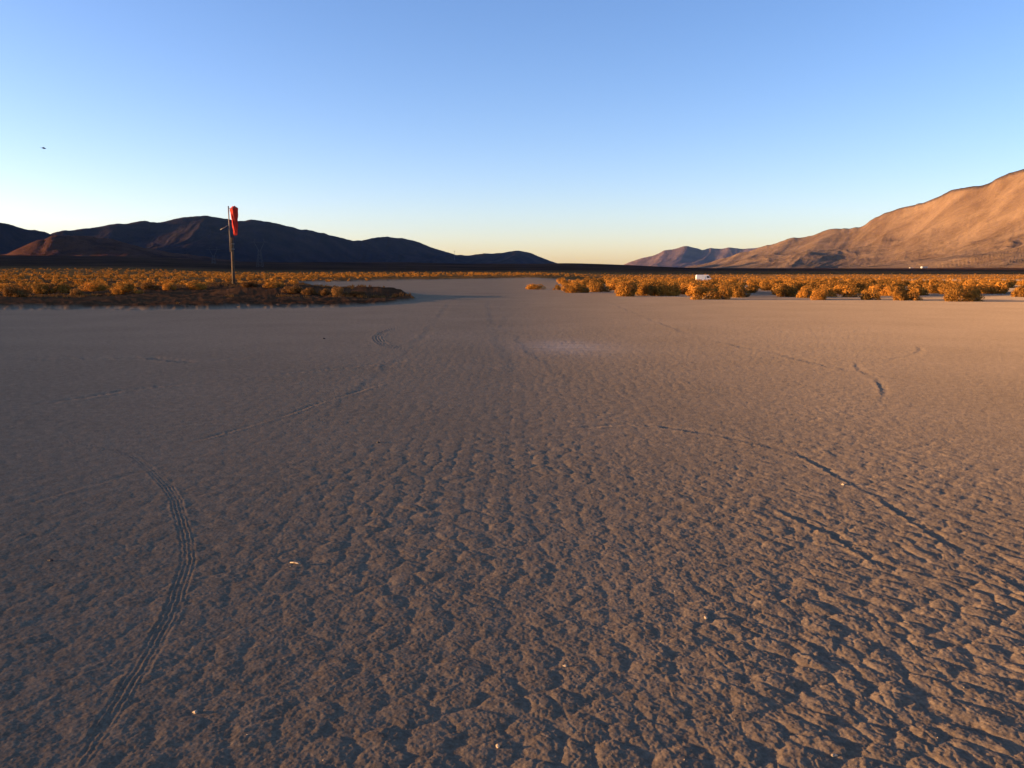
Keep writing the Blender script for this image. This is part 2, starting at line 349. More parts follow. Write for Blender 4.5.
def hills(name, sky, D, front, back, spur, mtl, seed, n=520, m=171, amp=0.55, prof=1.35, base=-20, lock=True, skew=0.3):
    """sky: skyline points (px, py) -> crest directions; D: crest distance as [(px, metres)]"""
    pxs = np.linspace(sky[0][0], sky[-1][0], n)
    pys = np.interp(pxs, [s[0] for s in sky], [s[1] for s in sky])
    hw = max(2, int(5.0 / (pxs[1] - pxs[0]))); k = np.hanning(2 * hw + 3)[1:-1]; k /= k.sum(); pys = np.convolve(np.pad(pys, hw, 'edge'), k, 'valid')
    pys = pys - 1.1 * fbm(pxs / 9.0, pxs * 0 + seed, 4, seed)
    d = np.stack([ray(a, b) for a, b in zip(pxs, pys)]); hd = np.hypot(d[:, 0], d[:, 1]); ux = d[:, 0] / hd; uy = d[:, 1] / hd; el = d[:, 2] / hd
    Dc = np.interp(pxs, [q[0] for q in D], [q[1] for q in D])
    s = np.linspace(-1, 1, m); s = np.sign(s) * np.abs(s) ** 0.9
    kd = np.hanning(2 * (n // 8) + 3)[1:-1]; kd /= kd.sum(); Dc = np.convolve(np.pad(Dc, n // 8, 'reflect', reflect_type='odd'), kd, 'valid')
    off = np.where(s < 0, s * front, s * back)
    R = Dc[:, None] + off[None, :]
    X = ux[:, None] * R; Y = uy[:, None] * R
    wl = spur
    X2 = X + fbm(X / wl / 2, Y / wl / 2, 3, seed + 3) * wl * 0.5; Y2 = Y + fbm(X / wl / 2 + 9, Y / wl / 2, 3, seed + 4) * wl * 0.5
    arc = (np.cumsum(np.concatenate([[0], np.hypot(np.diff(ux), np.diff(uy))])) * Dc)[:, None]; dn = -off[None, :]
    ua = arc + skew * dn + fbm(X / wl / 2, Y / wl / 2, 3, seed + 3) * wl * 0.55
    va = dn * 0.15 + fbm(X / wl / 2 + 9, Y / wl / 2, 3, seed + 4) * wl * 0.3
    rg = 0.74 * ridged(ua / wl, va / wl, 7, seed, 0.56) + 0.26 * ridged(X2 / wl / 1.6, Y2 / wl / 1.6, 7, seed + 2, 0.56)
    bigf = ridged(ua / wl / 2.1 + 3, va / wl / 2.1, 3, seed + 9, 0.4); b5, b95 = np.quantile(bigf, .05), np.quantile(bigf, .95); bigf = np.clip((bigf - b5) / (b95 - b5), 0, 1)
    q5, q95 = np.quantile(rg, .04), np.quantile(rg, .96); rg = np.clip((rg - q5) / (q95 - q5), -0.1, 1.1)
    pf = np.clip(1 - np.abs(s), 0, 1)[None, :] ** prof
    cut = amp * (0.45 * (1 - rg) + 0.85 * (1 - bigf)) * (1 - pf ** 2.4)                          # gullies deepest on the flanks
    Hc = (el * Dc + CAMZ) - base; xi = np.arange(n, dtype=float)
    kw = max(5, n // 14); kk = np.hanning(2 * kw + 3)[1:-1]; kk /= kk.sum(); Hs = np.convolve(np.pad(Hc, kw, 'edge'), kk, 'valid')
    step = np.gradient(arc[:, 0]); sh = (0.5 * skew * dn + fbm(X / wl, Y / wl, 3, seed + 6) * wl * 0.2 * np.clip(-s, 0, 1)[None, :]) / step[:, None]
    ii = np.clip(xi[:, None] + sh, 0, n - 1.001); i0 = ii.astype(int); fr_ = ii - i0
    Hq = Hc[i0] * (1 - fr_) + Hc[np.minimum(i0 + 1, n - 1)] * fr_; Hr = Hq / np.maximum(Hs[np.clip(i0, 0, n - 1)], 5); Hr = np.clip(Hr, 0.6, 1.5) * np.maximum(Hs, 0)[:, None]
    wq = ss(0.0, 0.16, np.abs(s))[None, :]; H = Hc[:, None] * (1 - wq) + Hr * wq
    wq = ss(0.35, 1.0, np.abs(s))[None, :]; H = H * (1 - wq) + Hs[:, None] * wq
    shape = pf * np.maximum(1 - cut, 0.12) + 0.012 * (rg - 0.5) * np.sqrt(pf)
    Z = base + H * shape
    if False:
        e = ((Z - CAMZ) / R).max(1); f = np.where(e > 1e-4, el / np.maximum(e, 1e-4), 1); f = np.clip(f, 0.5, 2.0)
        g = np.exp(-np.linspace(-2, 2, 41) ** 2); g /= g.sum(); f = np.convolve(np.pad(f, 20, 'edge'), g, 'valid')
        Z = CAMZ + (Z - CAMZ) * np.where(Z > CAMZ, f[:, None], 1)
    edge = ss(0, 0.03, np.linspace(0, 1, n)) * ss(0, 0.03, 1 - np.linspace(0, 1, n))
    V = np.stack([X, Y, Z], -1).reshape(-1, 3)
    i = np.arange(n - 1)[:, None] * m; j = np.arange(m - 1)[None, :]
    F = np.stack([i + j, i + m + j, i + m + j + 1, i + j + 1], -1).reshape(-1, 4)
    o = mesh_np(name, V, F, mtl); o['kind'] = 'structure'
    return o
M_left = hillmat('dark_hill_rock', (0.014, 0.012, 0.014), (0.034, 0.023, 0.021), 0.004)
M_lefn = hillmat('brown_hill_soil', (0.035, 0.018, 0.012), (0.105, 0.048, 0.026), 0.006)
M_right = hillmat('tan_hill_soil', (0.105, 0.064, 0.034), (0.195, 0.128, 0.072), 0.0035)
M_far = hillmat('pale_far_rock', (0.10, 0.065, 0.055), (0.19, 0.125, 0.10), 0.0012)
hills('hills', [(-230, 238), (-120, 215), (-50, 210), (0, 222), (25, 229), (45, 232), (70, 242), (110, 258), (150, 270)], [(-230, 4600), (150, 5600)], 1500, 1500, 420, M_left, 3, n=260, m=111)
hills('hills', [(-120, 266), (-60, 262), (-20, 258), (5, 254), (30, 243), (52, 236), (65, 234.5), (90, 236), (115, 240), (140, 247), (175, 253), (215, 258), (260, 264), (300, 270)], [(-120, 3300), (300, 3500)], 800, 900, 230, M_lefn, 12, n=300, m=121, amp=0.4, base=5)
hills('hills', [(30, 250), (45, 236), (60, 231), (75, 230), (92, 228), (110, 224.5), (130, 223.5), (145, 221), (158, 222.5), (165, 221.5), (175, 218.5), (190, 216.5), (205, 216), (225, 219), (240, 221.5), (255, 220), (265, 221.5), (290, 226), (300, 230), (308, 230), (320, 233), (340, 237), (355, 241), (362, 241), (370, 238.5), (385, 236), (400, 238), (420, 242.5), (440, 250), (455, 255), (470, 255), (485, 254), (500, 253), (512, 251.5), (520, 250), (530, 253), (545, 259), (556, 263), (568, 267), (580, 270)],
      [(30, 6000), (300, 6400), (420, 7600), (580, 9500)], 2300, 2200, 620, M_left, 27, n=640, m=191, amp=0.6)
hills('hills', [(590, 272), (605, 269), (617, 267), (625, 264), (640, 259), (646, 257.5), (655, 255), (663, 251), (675, 248.5), (688, 246), (697, 248), (703, 250), (710, 247.5), (722, 249), (729, 246.5), (738, 249), (748, 249), (770, 246), (800, 240), (850, 236), (900, 240)],
      [(590, 14500), (900, 15500)], 4200, 3000, 1300, M_far, 44, n=520, m=171, amp=0.6)
hills('hills', [(640, 273), (680, 268), (710, 262), (730, 256), (745, 251.5), (760, 247.5), (775, 243.5), (788, 238.5), (800, 237.5), (815, 235), (828, 229.5), (837, 228), (850, 229), (860, 227.5), (870, 221), (885, 213), (900, 208.5), (922, 203), (940, 195), (953, 189), (965, 187), (982, 185.5), (995, 179), (1010, 172), (1024, 168), (1060, 155), (1110, 150), (1180, 160), (1260, 158), (1400, 190), (1500, 240)],
      [(640, 9000), (760, 8200), (900, 6800), (1024, 5600), (1500, 4600)], 3300, 2600, 560, M_right, 58, n=820, m=231, amp=0.95, prof=0.95, skew=0.2)

# unseen range added beyond the left edge to shade the plain before the mountains
ys = 1 / np.linspace(1 / 2600, 1 / 400, 30)
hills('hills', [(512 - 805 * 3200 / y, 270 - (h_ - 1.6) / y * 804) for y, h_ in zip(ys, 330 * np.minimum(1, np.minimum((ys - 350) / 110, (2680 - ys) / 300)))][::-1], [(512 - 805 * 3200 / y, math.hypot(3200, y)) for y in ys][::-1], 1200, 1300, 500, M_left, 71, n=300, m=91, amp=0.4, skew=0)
# ------------------------------------------------------------------ haze
mh = bpy.data.materials.new('haze'); mh.use_nodes = True; hn = mh.node_tree.nodes
hn.remove(hn['Principled BSDF']); pv = hn.new('ShaderNodeVolumePrincipled')
pv.inputs['Density'].default_value = 0.7e-5; pv.inputs['Color'].default_value = (0.22, 0.45, 1.0, 1); pv.inputs['Anisotropy'].default_value = 0.0
mh.node_tree.links.new(pv.outputs[0], hn['Material Output'].inputs['Volume'])
hz = MB().box((0, 0, 700), (56000, 56000, 1500)).build('haze', mh); hz['kind'] = 'stuff'

# ------------------------------------------------------------------ shrubs
def leafmat(name, c1, c2, tr=0.2):
    m = bpy.data.materials.new(name); m.use_nodes = True; n = m.node_tree.nodes; L = m.node_tree.links
    out = n['Material Output']; n.remove(n['Principled BSDF'])
    df = n.new('ShaderNodeBsdfDiffuse'); tl = n.new('ShaderNodeBsdfTranslucent'); mx = n.new('ShaderNodeMixShader'); mx.inputs[0].default_value = tr
    tc = n.new('ShaderNodeTexCoord'); no = n.new('ShaderNodeTexNoise'); no.inputs['Scale'].default_value = 3.2; no.inputs['Detail'].default_value = 5
    oi = n.new('ShaderNodeObjectInfo'); ad = n.new('ShaderNodeVectorMath'); ad.operation = 'ADD'
    L.new(tc.outputs['Object'], ad.inputs[0]); L.new(oi.outputs['Location'], ad.inputs[1]); L.new(ad.outputs[0], no.inputs['Vector'])
    mt = n.new('ShaderNodeMath'); mt.operation = 'MULTIPLY_ADD'; mt.inputs[1].default_value = 0.34; L.new(oi.outputs['Random'], mt.inputs[0]); L.new(no.outputs[0], mt.inputs[2])
    cr = n.new('ShaderNodeValToRGB'); cr.color_ramp.elements[0].position = 0.42; cr.color_ramp.elements[1].position = 0.85
    cr.color_ramp.elements[0].color = (*c1, 1); cr.color_ramp.elements[1].color = (*c2, 1); L.new(mt.outputs[0], cr.inputs[0])
    L.new(cr.outputs[0], df.inputs[0]); L.new(cr.outputs[0], tl.inputs[0]); L.new(df.outputs[0], mx.inputs[1]); L.new(tl.outputs[0], mx.inputs[2]); L.new(mx.outputs[0], out.inputs[0])
    return m
M_gold = leafmat('golden_leaves', (0.15, 0.080, 0.022), (0.46, 0.205, 0.036))
M_dry = leafmat('dry_brown_leaves', (0.10, 0.050, 0.020), (0.24, 0.125, 0.04))
M_wood = mat('grey_twigs', (0.10, 0.075, 0.05), (0.18, 0.13, 0.09), 20)
def crown_arr(nb, nl, leaf, seed, w=1.0, h=0.9, inner=0.72):
    """unit crown: x,y in -1..1 (half width), z 0..h*2 scale later; returns verts, tris"""
    g = np.random.default_rng(seed); Vs = []
    bl = []
    for k in range(nb):
        a = g.uniform(0, 2 * math.pi); q = math.sqrt(g.uniform(0, 1)) * 0.68
        rr = g.uniform(0.24, 0.42); zz = g.uniform(0.12, 0.75) * (1 - 0.55 * q * q)
        bl.append((q * math.cos(a), q * math.sin(a), zz, rr))
    per = nl // nb
    for (bx, by, bz, br) in bl:
        v = g.normal(size=(per, 3)); v /= np.linalg.norm(v, axis=1)[:, None]
        rad = br * (inner + (1 - inner) * g.uniform(0, 1, per) ** 0.4) * (1 + 0.10 * g.normal(size=per))
        c = v * rad[:, None]; c[:, 2] *= 0.95; c += (bx, by, bz); c[:, 2] = np.abs(c[:, 2]) * 0.95 + 0.01
        u = v + 0.42 * g.normal(size=(per, 3)); u /= np.linalg.norm(u, axis=1)[:, None]
        t = np.cross(u, g.normal(size=(per, 3))); t /= np.linalg.norm(t, axis=1)[:, None]; b = np.cross(u, t)
        L = leaf * g.uniform(0.6, 1.5, per)[:, None]
        Vs.append(np.stack([c - t * L * 0.5, c + t * L * 0.5, c + b * L * 0.9 + v * L * 0.1], 1))
    V = np.concatenate(Vs).reshape(-1, 3); return V, np.arange(len(V)).reshape(-1, 3)
protos = {}
def crown_mesh(kind, q, i):
    key = (kind, q, i)
    if key not in protos:
        nb, nl, lf = {'hi': (14, 5200, 0.060), 'mid': (11, 2000, 0.085), 'lo': (7, 560, 0.14)}[q]
        V, F = crown_arr(nb, nl, lf, 100 + i * 7 + len(q))
        o = mesh_np('crown', V, F, M_gold if kind == 'gold' else M_dry, smooth=False); me = o.data
        bpy.data.objects.remove(o); protos[key] = me
    return protos[key]
def stems_mesh(i):
    if ('stem', i) not in protos:
        b = MB()
        for k in range(9):
            a = random.uniform(0, 6.28); r = random.uniform(0.2, 0.7); z = random.uniform(0.35, 0.8)
            b.tube([(0.03 * math.cos(a), 0.03 * math.sin(a), -0.05), (r * 0.5 * math.cos(a), r * 0.5 * math.sin(a), z * 0.45), (r * math.cos(a + .3), r * math.sin(a + .3), z)], [0.03, 0.02, 0.007], 5)
        o = b.build('stem', M_wood); me = o.data; bpy.data.objects.remove(o); protos[('stem', i)] = me
    return protos[('stem', i)]
def shrub(x, y, w, h, label, group, kind='gold', q='mid', parts=False, i=None):
    i = random.randrange(6) if i is None else i
    z = float(G(x, y)) - 0.02; sc = (w / 2 * 1.05, w / 2 * random.uniform(0.85, 1.1), h / 0.98); rz = random.uniform(0, 6.28)
    if abs(w - h) > 0.0: rz = random.choice((0, math.pi)) + random.uniform(-.5, .5)
    if parts:
        e = empty('shrub', (x, y, z), label, 'shrub', group, rz); e.scale = sc
        for nm, me in (('crown', crown_mesh(kind, q, i)), ('stem', stems_mesh(i % 3))):
            c = bpy.data.objects.new(nm, me); COL.objects.link(c); c.parent = e
        return e
    o = bpy.data.objects.new('shrub', crown_mesh(kind, q, i)); COL.objects.link(o)
    o.location = (x, y, z); o.scale = sc; o.rotation_euler = (0, 0, rz); return tag(o, label, 'shrub', group)
def shrub_px(x0, x1, by, ty, label, group, kind='gold', q='hi', i=None):
    cx = (x0 + x1) / 2; X, Y = hit(cx, by); k = Y / FPX
    Y2 = Y + 0.3 * (x1 - x0) * k
    return shrub(X * Y2 / Y, Y2, (x1 - x0) * k * 1.12, (by - ty) * k * 1.08, label, group, kind, q, True, i)
GR = 'golden shrubs along the right edge of the playa'; GL = 'shrubs on the gravel left of the playa'
def hit(px, py):
    d = ray(px, py); k = 20.0
    while k < 900:
        k2 = k * 1.004
        if CAMZ + d[2] * k2 < float(G(d[0] * k2, d[1] * k2)): break
        k = k2
    return d[0] * k, d[1] * k
front = [
 (523, 544, 289.5, 284, 'small low shrub standing alone on the open playa, leftmost of the right-hand shrubs'),
 (553, 561, 290, 284.5, 'tiny reddish shrub just left of the first round golden bush'),
 (560, 588, 293, 282, 'rounded golden shrub, first full-size bush from the left end of the right-hand row'),
 (587, 614, 292, 281, 'golden shrub with a dark right half, second full-size bush of the right-hand row'),
 (614, 640, 296.5, 280, 'tall golden shrub at the left corner of the dense right-hand scrub'),
 (636, 662, 296, 279.5, 'tall golden shrub directly behind the left corner bush of the dense scrub'),
 (656, 684, 296, 281, 'golden shrub with a deep dark shadow side, left of the low mounded bush'),
 (684, 718, 299.5, 286, 'low mounded golden shrub in front of and below the distant white van'),
 (715, 733, 299.5, 284, 'rounded orange shrub touching the right end of the low mounded bush'),
 (728, 752, 297.5, 283, 'golden shrub with dark right side, just left of the small bare playa gap'),
 (771, 800, 297, 284, 'wide golden shrub just right of the small bare playa gap'),
 (797, 812, 298, 286, 'narrow shrub between the wide gap bush and the small front bush'),
 (810, 829, 300, 289, 'small round golden shrub at the very front, right of the bare gap'),
 (828, 858, 297, 284, 'dense golden shrub with dark base behind two small front bushes'),
 (861, 881, 300, 288, 'small golden shrub with orange left side in the front row right of centre'),
 (879, 893, 296, 285, 'dark-centred shrub between two small front bushes on the right'),
 (890, 906, 300.5, 290, 'round orange shrub, left one of a touching front pair on the right'),
 (903, 920, 300.5, 291, 'duller low shrub, right one of a touching front pair on the right'),
 (941, 966, 301.5, 288, 'largest orange front shrub standing alone on grey ground near the right edge'),
 (960, 984, 301.5, 290.5, 'lower orange shrub joined to the right side of the largest front bush'),
 (937, 962, 294.5, 283, 'golden shrub directly behind the largest front bush near the right edge'),
 (965, 1002, 293, 281, 'wide golden shrub with dark hollow behind the lower orange front bush'),
 (1011, 1034, 297, 284, 'golden shrub cut by the right edge of the picture'),
]
for k, (a, b, c, d, lab) in enumerate(front): shrub_px(a, b, c, d, lab, GR, 'gold', 'hi', k % 6)
frontL = [
 (2, 30, 297, 283, 'golden shrub at the left edge of the picture, nearest of the left scrub'),
 (32, 58, 293.5, 281.5, 'golden shrub second from the left edge in the left front row'),
 (56, 72, 293, 282, 'rounded orange shrub between the left edge bushes and the small dark-sided bush'),
 (71, 84, 296, 287, 'small dark-sided shrub standing forward on bare gravel at far left'),
 (84, 110, 291, 280.5, 'pale golden shrub behind the small forward bush at far left'),
 (114, 142, 294.5, 282.5, 'largest orange shrub standing forward between left edge and windsock'),
 (140, 160, 290, 281, 'low golden shrub just right of the largest left orange bush'),
 (163, 178, 290, 281.5, 'small golden shrub midway between the largest left bush and the windsock'),
 (184, 208, 289.5, 280.5, 'golden shrub just left of the windsock post'),
 (240, 258, 287, 280, 'golden shrub behind the mound just right of the windsock post'),
 (262, 282, 288, 281, 'pale golden shrub behind the mound, second right of the windsock post'),
]
for k, (a, b, c, d, lab) in enumerate(frontL): shrub_px(a, b, c, d + 1.2, lab, GL, 'gold' if k % 3 else 'dry', 'hi', (k + 2) % 6)
GM = 'dark low shrubs on the mound'
for k, (a, b, c, d, lab) in enumerate([
 (284, 306, 293, 285.5, 'dark low shrub on the mound, nearest to the windsock'), (303, 318, 295, 287.5, 'dark low shrub on the mound, second from the windsock'),
 (318, 332, 296, 288.5, 'dark twiggy shrub on the mound, third from the windsock'), (331, 350, 297, 286.5, 'tallest dark twiggy shrub on the right part of the mound'),
 (348, 366, 297, 291, 'last dark low shrub at the right end of the mound')]):
    X, Y = hit((a + b) / 2, c - 0.5); kk = Y / FPX
    shrub(X, Y, (b - a) * kk * 1.1, (d and (c - d)) * kk * 1.05, lab, GM, 'dry', 'hi', True, k % 6)
cand = []
g = np.random.default_rng(5)
def scat(n, p0, p1, d0, d1, pw, ok, hs, zone):
    for _ in range(n):
        px = g.uniform(p0, p1); u = g.uniform(); 
        y = 1 / (1 / d1 + (1 / d0 - 1 / d1) * u ** pw); x = (px - 512) / 805 * y
        if not ok(px, y): continue
        if float(fbm(np.array([x / 14.]), np.array([y / 14.]), 3, 5)[0]) < (-0.22 if y < 200 else -0.4): continue
        s = g.uniform(*hs); cand.append((x, y, s * g.uniform(1.6, 2.4), s, zone))
near_r = lambda px: np.interp(px, [545, 560, 612, 616, 745, 755, 768, 772, 930, 1000, 1024, 1400], [400, 64, 62, 53, 51, 66, 66, 52, 51, 56, 56, 56])
scat(760, 556, 1120, 50, 190, 1.0, lambda px, y: y > near_r(px) and not (px < 640 and y > 110 and px < 560 + y * .4), (0.5, 0.95), 'R')
scat(2600, 600, 1150, 180, 620, 0.9, lambda px, y: not(abs(px - 703) < 13 and 190 < y < 242), (0.45, 0.8), 'R')
scat(560, -120, 372, 56, 150, 1.0, lambda px, y: px < 300 + 75 * (y > 110) and not (185 < px < 300 and y < 70), (0.25, 0.6), 'L')
scat(2200, -150, 640, 140, 640, 1.0, lambda px, y: y > np.interp(px, [300, 430, 640], [140, 175, 260]), (0.35, 0.75), 'L')
cand.sort(key=lambda c: -c[3] / c[1])
ind, rest = cand[:255], cand[255:]
SEC = [(590, 'left of the dense scrub corner'), (640, 'behind the tall corner bush'), (690, 'just left of the white van'), (725, 'below the white van'), (768, 'behind the bare gap'),
       (815, 'right of the bare gap'), (860, 'left of the small front bush'), (905, 'behind the touching front pair'), (945, 'left of the largest front bush'), (1000, 'behind the largest front bush'), (9999, 'at the right edge')]
SECL = [(60, 'at the left edge'), (115, 'behind the small dark-sided bush'), (165, 'behind the largest left bush'), (230, 'left of the windsock post'), (300, 'behind the windsock mound'), (9999, 'right of the windsock near the playa')]
fam = {}
for c in ind:
    x, y, w, h, zn = c; px = 512 + x / y * 805
    sec = next(t for q, t in (SEC if zn == 'R' else SECL) if px < q)
    if zn == 'R': key = ('near' if y < 68 else ('mid-distance' if y < 90 else 'distant')) + (' broad' if h > 0.8 else (' middling' if h > 0.66 else ' low')) + ' golden shrub ' + sec
    else: key = ('near' if y < 75 else ('mid-distance' if y < 105 else 'distant')) + (' larger' if h > 0.5 else ' low') + ' orange shrub on gravel ' + sec
    fam.setdefault(key, []).append((px, c))
ORD = 'first second third fourth fifth sixth seventh eighth ninth tenth eleventh twelfth thirteenth fourteenth'.split()
for key, lst in fam.items():
    lst.sort(key=lambda t: t[0])
    for k, (px, (x, y, w, h, zn)) in enumerate(lst):
        lab = key if len(lst) == 1 else key + ', ' + ('leftmost of these' if k == 0 else 'rightmost of these' if k == len(lst) - 1 else ORD[min(k, 13)] + ' of these from the left')
        if zn == 'R': shrub(x, y, w, h, lab, 'golden shrubs in the scrub behind the right front row', 'gold', 'lo' if y > 110 else 'mid')
        else: shrub(x, y, w, h, lab, 'low scattered shrubs left of the playa', random.choice(['gold', 'gold', 'dry']), 'mid' if y < 110 else 'lo')
for kind, frac in (('gold', 'R'), ('dry', 'L')):
    VV = []; base = [crown_arr(5, 90, 0.26, 900 + i)[0] for i in range(5)]
    for k, (x, y, w, h, zn) in enumerate(rest):
        if zn != frac: continue
        v = base[k % 5].copy(); a = random.uniform(0, 6.28); c, s = math.cos(a), math.sin(a)
        v = np.stack([(v[:, 0] * c - v[:, 1] * s) * w / 2 + x, (v[:, 0] * s + v[:, 1] * c) * w / 2 + y, v[:, 2] * h + float(G(x, y)) - 0.02], 1); VV.append(v)
    V = np.concatenate(VV); o = mesh_np('scrub', V, np.arange(len(V)).reshape(-1, 3), M_gold if frac == 'R' else M_gold, smooth=False)
    o['kind'] = 'stuff'; o['label'] = 'far golden scrub covering the plain %s of the playa' % ('right' if frac == 'R' else 'left'); o['category'] = 'scrub'
# short dry grass tufts over the left gravel and on the mound
Vs = []
for _ in range(9000):
    px = g.uniform(-80, 415); u = g.uniform(); y = 1 / (1 / 95 + (1 / 34.5 - 1 / 95) * u); x = (px - 512) / 805 * y
    if float(soil(np.array([x]), np.array([y]))[0]) < 0.6: continue
    dens = float(fbm(np.array([x / 5.]), np.array([y / 5.]), 3, 6)[0])
    if dens < 0.06 + (0.5 if y < 43 else 0) or random.random() < 0.4: continue
    z = float(G(x, y)); hh = g.uniform(0.06, 0.2); n_ = 7
    for k in range(n_):
        a = g.uniform(0, 6.28); q = g.uniform(0, 0.16); bx = x + q * math.cos(a); by = y + q * math.sin(a)
        Vs += [(bx - 0.03, by, z - 0.02), (bx + 0.03, by + 0.02, z - 0.02), (bx + g.uniform(-.1, .1), by + g.uniform(-.1, .1), z + hh * g.uniform(.6, 1.2))]
V = np.array(Vs); o = mesh_np('dry_grass', V, np.arange(len(V)).reshape(-1, 3), M_dry, smooth=False); o['kind'] = 'stuff'; o['label'] = 'short dry grass on the gravel and mound around the windsock'; o['category'] = 'grass'

# ------------------------------------------------------------------ windsock
def metal(name, c, r=0.5): 
    m = mat(name, c, tuple(v * 0.75 for v in c), 8, r, 0.2, 30, 0.004); return m
M_post = mat('weathered_wood', (0.055, 0.036, 0.022), (0.11, 0.075, 0.045), 4, 0.85, 0.6, 18, 0.02)
M_pipe = metal('grey_painted_pipe', (0.20, 0.17, 0.14))
M_sock = mat('faded_red_fabric', (0.40, 0.016, 0.012), (0.55, 0.032, 0.016), 2.5, 0.8, 0.4, 9, 0.03)
wz = float(G(MX, MY))
ws = empty('windsock', (MX, MY, wz - 0.05), 'limp red windsock hanging from a tall post on the low mound', 'windsock')
S1 = 55 / FPX
MB().tube([(0, 0, -0.4), (0.0, 0, 1.2), (0.02, 0, 3.15)], [0.115, 0.10, 0.09], 12).build('post', M_post, ws, smooth=True)
mst = MB().tube([(-0.07, -0.13, 2.2), (-0.075, -0.13, 4.0), (-0.08, -0.13, 5.22)], [0.045, 0.04, 0.038], 10).build('mast', M_pipe, ws, smooth=True)
for z in (2.35, 2.7):
    MB().tube([(0.01, 0, z), (0.01, 0, z + 0.06)], 0.14, 14).build('clamp', M_pipe, mst)
ar = MB().tube([(-0.08, -0.13, 4.0), (-0.36, -0.16, 3.82), (-0.66, -0.2, 3.66)], [0.02, 0.022, 0.028], 8).build('brace_arm', M_pipe, ws, smooth=True)
# ring frame and cloth
rg_ = MB()
ringc = Vector((0.27, -0.15, 5.06)); R0 = 0.25
pts = [ringc + Vector((R0 * math.cos(a), 0.16 * math.sin(a), 0.05 * math.cos(a))) for a in np.linspace(0, 2 * math.pi, 25)]
rg_.tube(pts, 0.014, 6, cap=False); rg_.tube([(-0.08, -0.13, 5.08), tuple(ringc - Vector((0.2, 0, 0)))], 0.02, 6)
rg_.build('hoop', M_pipe, ws, smooth=True)
n_, m_ = 48, 40; V = []
for i in range(m_):
    t = i / (m_ - 1); c = ringc + Vector((0.02 + 0.14 * t, 0.02 * math.sin(t * 5), 0.15 - 0.0 * t)) ; z = 5.20 - 1.9 * t
    cx = 0.27 + 0.08 * t; rad = (0.08 + 0.19 * ss(0, 0.10, np.array(t))) * (1 - 0.62 * t)
    for k in range(n_):
        a = 2 * math.pi * k / n_
        f = 1 + 0.13 * math.sin(3 * a + 4 * t) * (0.3 + t) + 0.10 * math.sin(7 * a - 6 * t + 1) + 0.05 * math.sin(t * 21 + 2 * a)
        V.append((cx + float(rad) * f * math.cos(a), -0.15 + float(rad) * 0.62 * f * math.sin(a), z + 0.02 * math.sin(2 * a) + 0.03 * math.cos(a)))
i = np.arange(m_ - 1)[:, None] * n_; j = np.arange(n_)[None, :]; j2 = (j + 1) % n_
F = np.stack([i + j, i + j2, i + n_ + j2, i + n_ + j], -1).reshape(-1, 4)
sk_ = mesh_np('sock', np.array(V), F, M_sock, parent=ws); md = sk_.modifiers.new('thick', 'SOLIDIFY'); md.thickness = 0.008

# ------------------------------------------------------------------ white van far among the scrub
M_white = mat('white_van_paint', (0.78, 0.76, 0.70), (0.70, 0.67, 0.61), 1.2, 0.45, spec=0.4)
M_glass = mat('dark_glass', (0.02, 0.022, 0.025), rough=0.12, spec=0.5)
M_tyre = mat('black_rubber', (0.02, 0.02, 0.02), rough=0.9); M_rim = metal('steel_rim', (0.45, 0.45, 0.45))
M_lamp = mat('lamp_lens', (0.5, 0.08, 0.04), rough=0.3)
vx, vy, _ = at(703.5, 276, 236); vz = float(G(vx, vy))
van = empty('parked_van', (vx, vy, vz), 'white high-roofed van parked far off in the golden scrub', 'van', rz=math.radians(-4)); van.scale = (0.86, 0.86, 0.9)
prof = [(-2.45, 0.42), (-2.5, 1.0), (-2.45, 2.05), (-2.3, 2.2), (1.35, 2.2), (1.6, 2.08), (2.05, 1.32), (2.5, 1.1), (2.58, 0.85), (2.55, 0.42)]
body = MB().prism(prof, -0.95, 0.95).build('body', M_white, van, bevel=0.05)
for y in (-0.965, 0.965):
    MB().prism([(0.95, 1.2), (1.9, 1.2), (1.55, 1.85), (0.95, 1.9)], y - .012, y + .012).build('window', M_glass, van)
    MB().box((0.45, y, 1.1), (0.02, 0.02, 1.2)).build('door_seam', M_tyre, van)
MB().prism([(1.66, 2.02), (2.05, 1.36), (2.09, 1.38), (1.70, 2.04)], -0.8, 0.8).build('windshield', M_glass, van)
for x in (-1.6, 1.65):
    for y in (-0.9, 0.9):
        w = MB().tube([(x, y - 0.12, 0.36), (x, y + 0.12, 0.36)], 0.36, 20).build('wheel', M_tyre, van)
        MB().tube([(x, y - 0.13, 0.36), (x, y + 0.13, 0.36)], 0.2, 14).build('rim', M_rim, w)
for y in (-0.75, 0.75):
    MB().box((2.565, y, 0.9), (0.04, 0.25, 0.16)).build('headlight', M_rim, van); MB().box((-2.5, y, 0.95), (0.04, 0.12, 0.35)).build('tail_light', M_lamp, van)
MB().box((2.6, 0, 0.5), (0.12, 1.8, 0.2)).build('bumper', M_tyre, van)

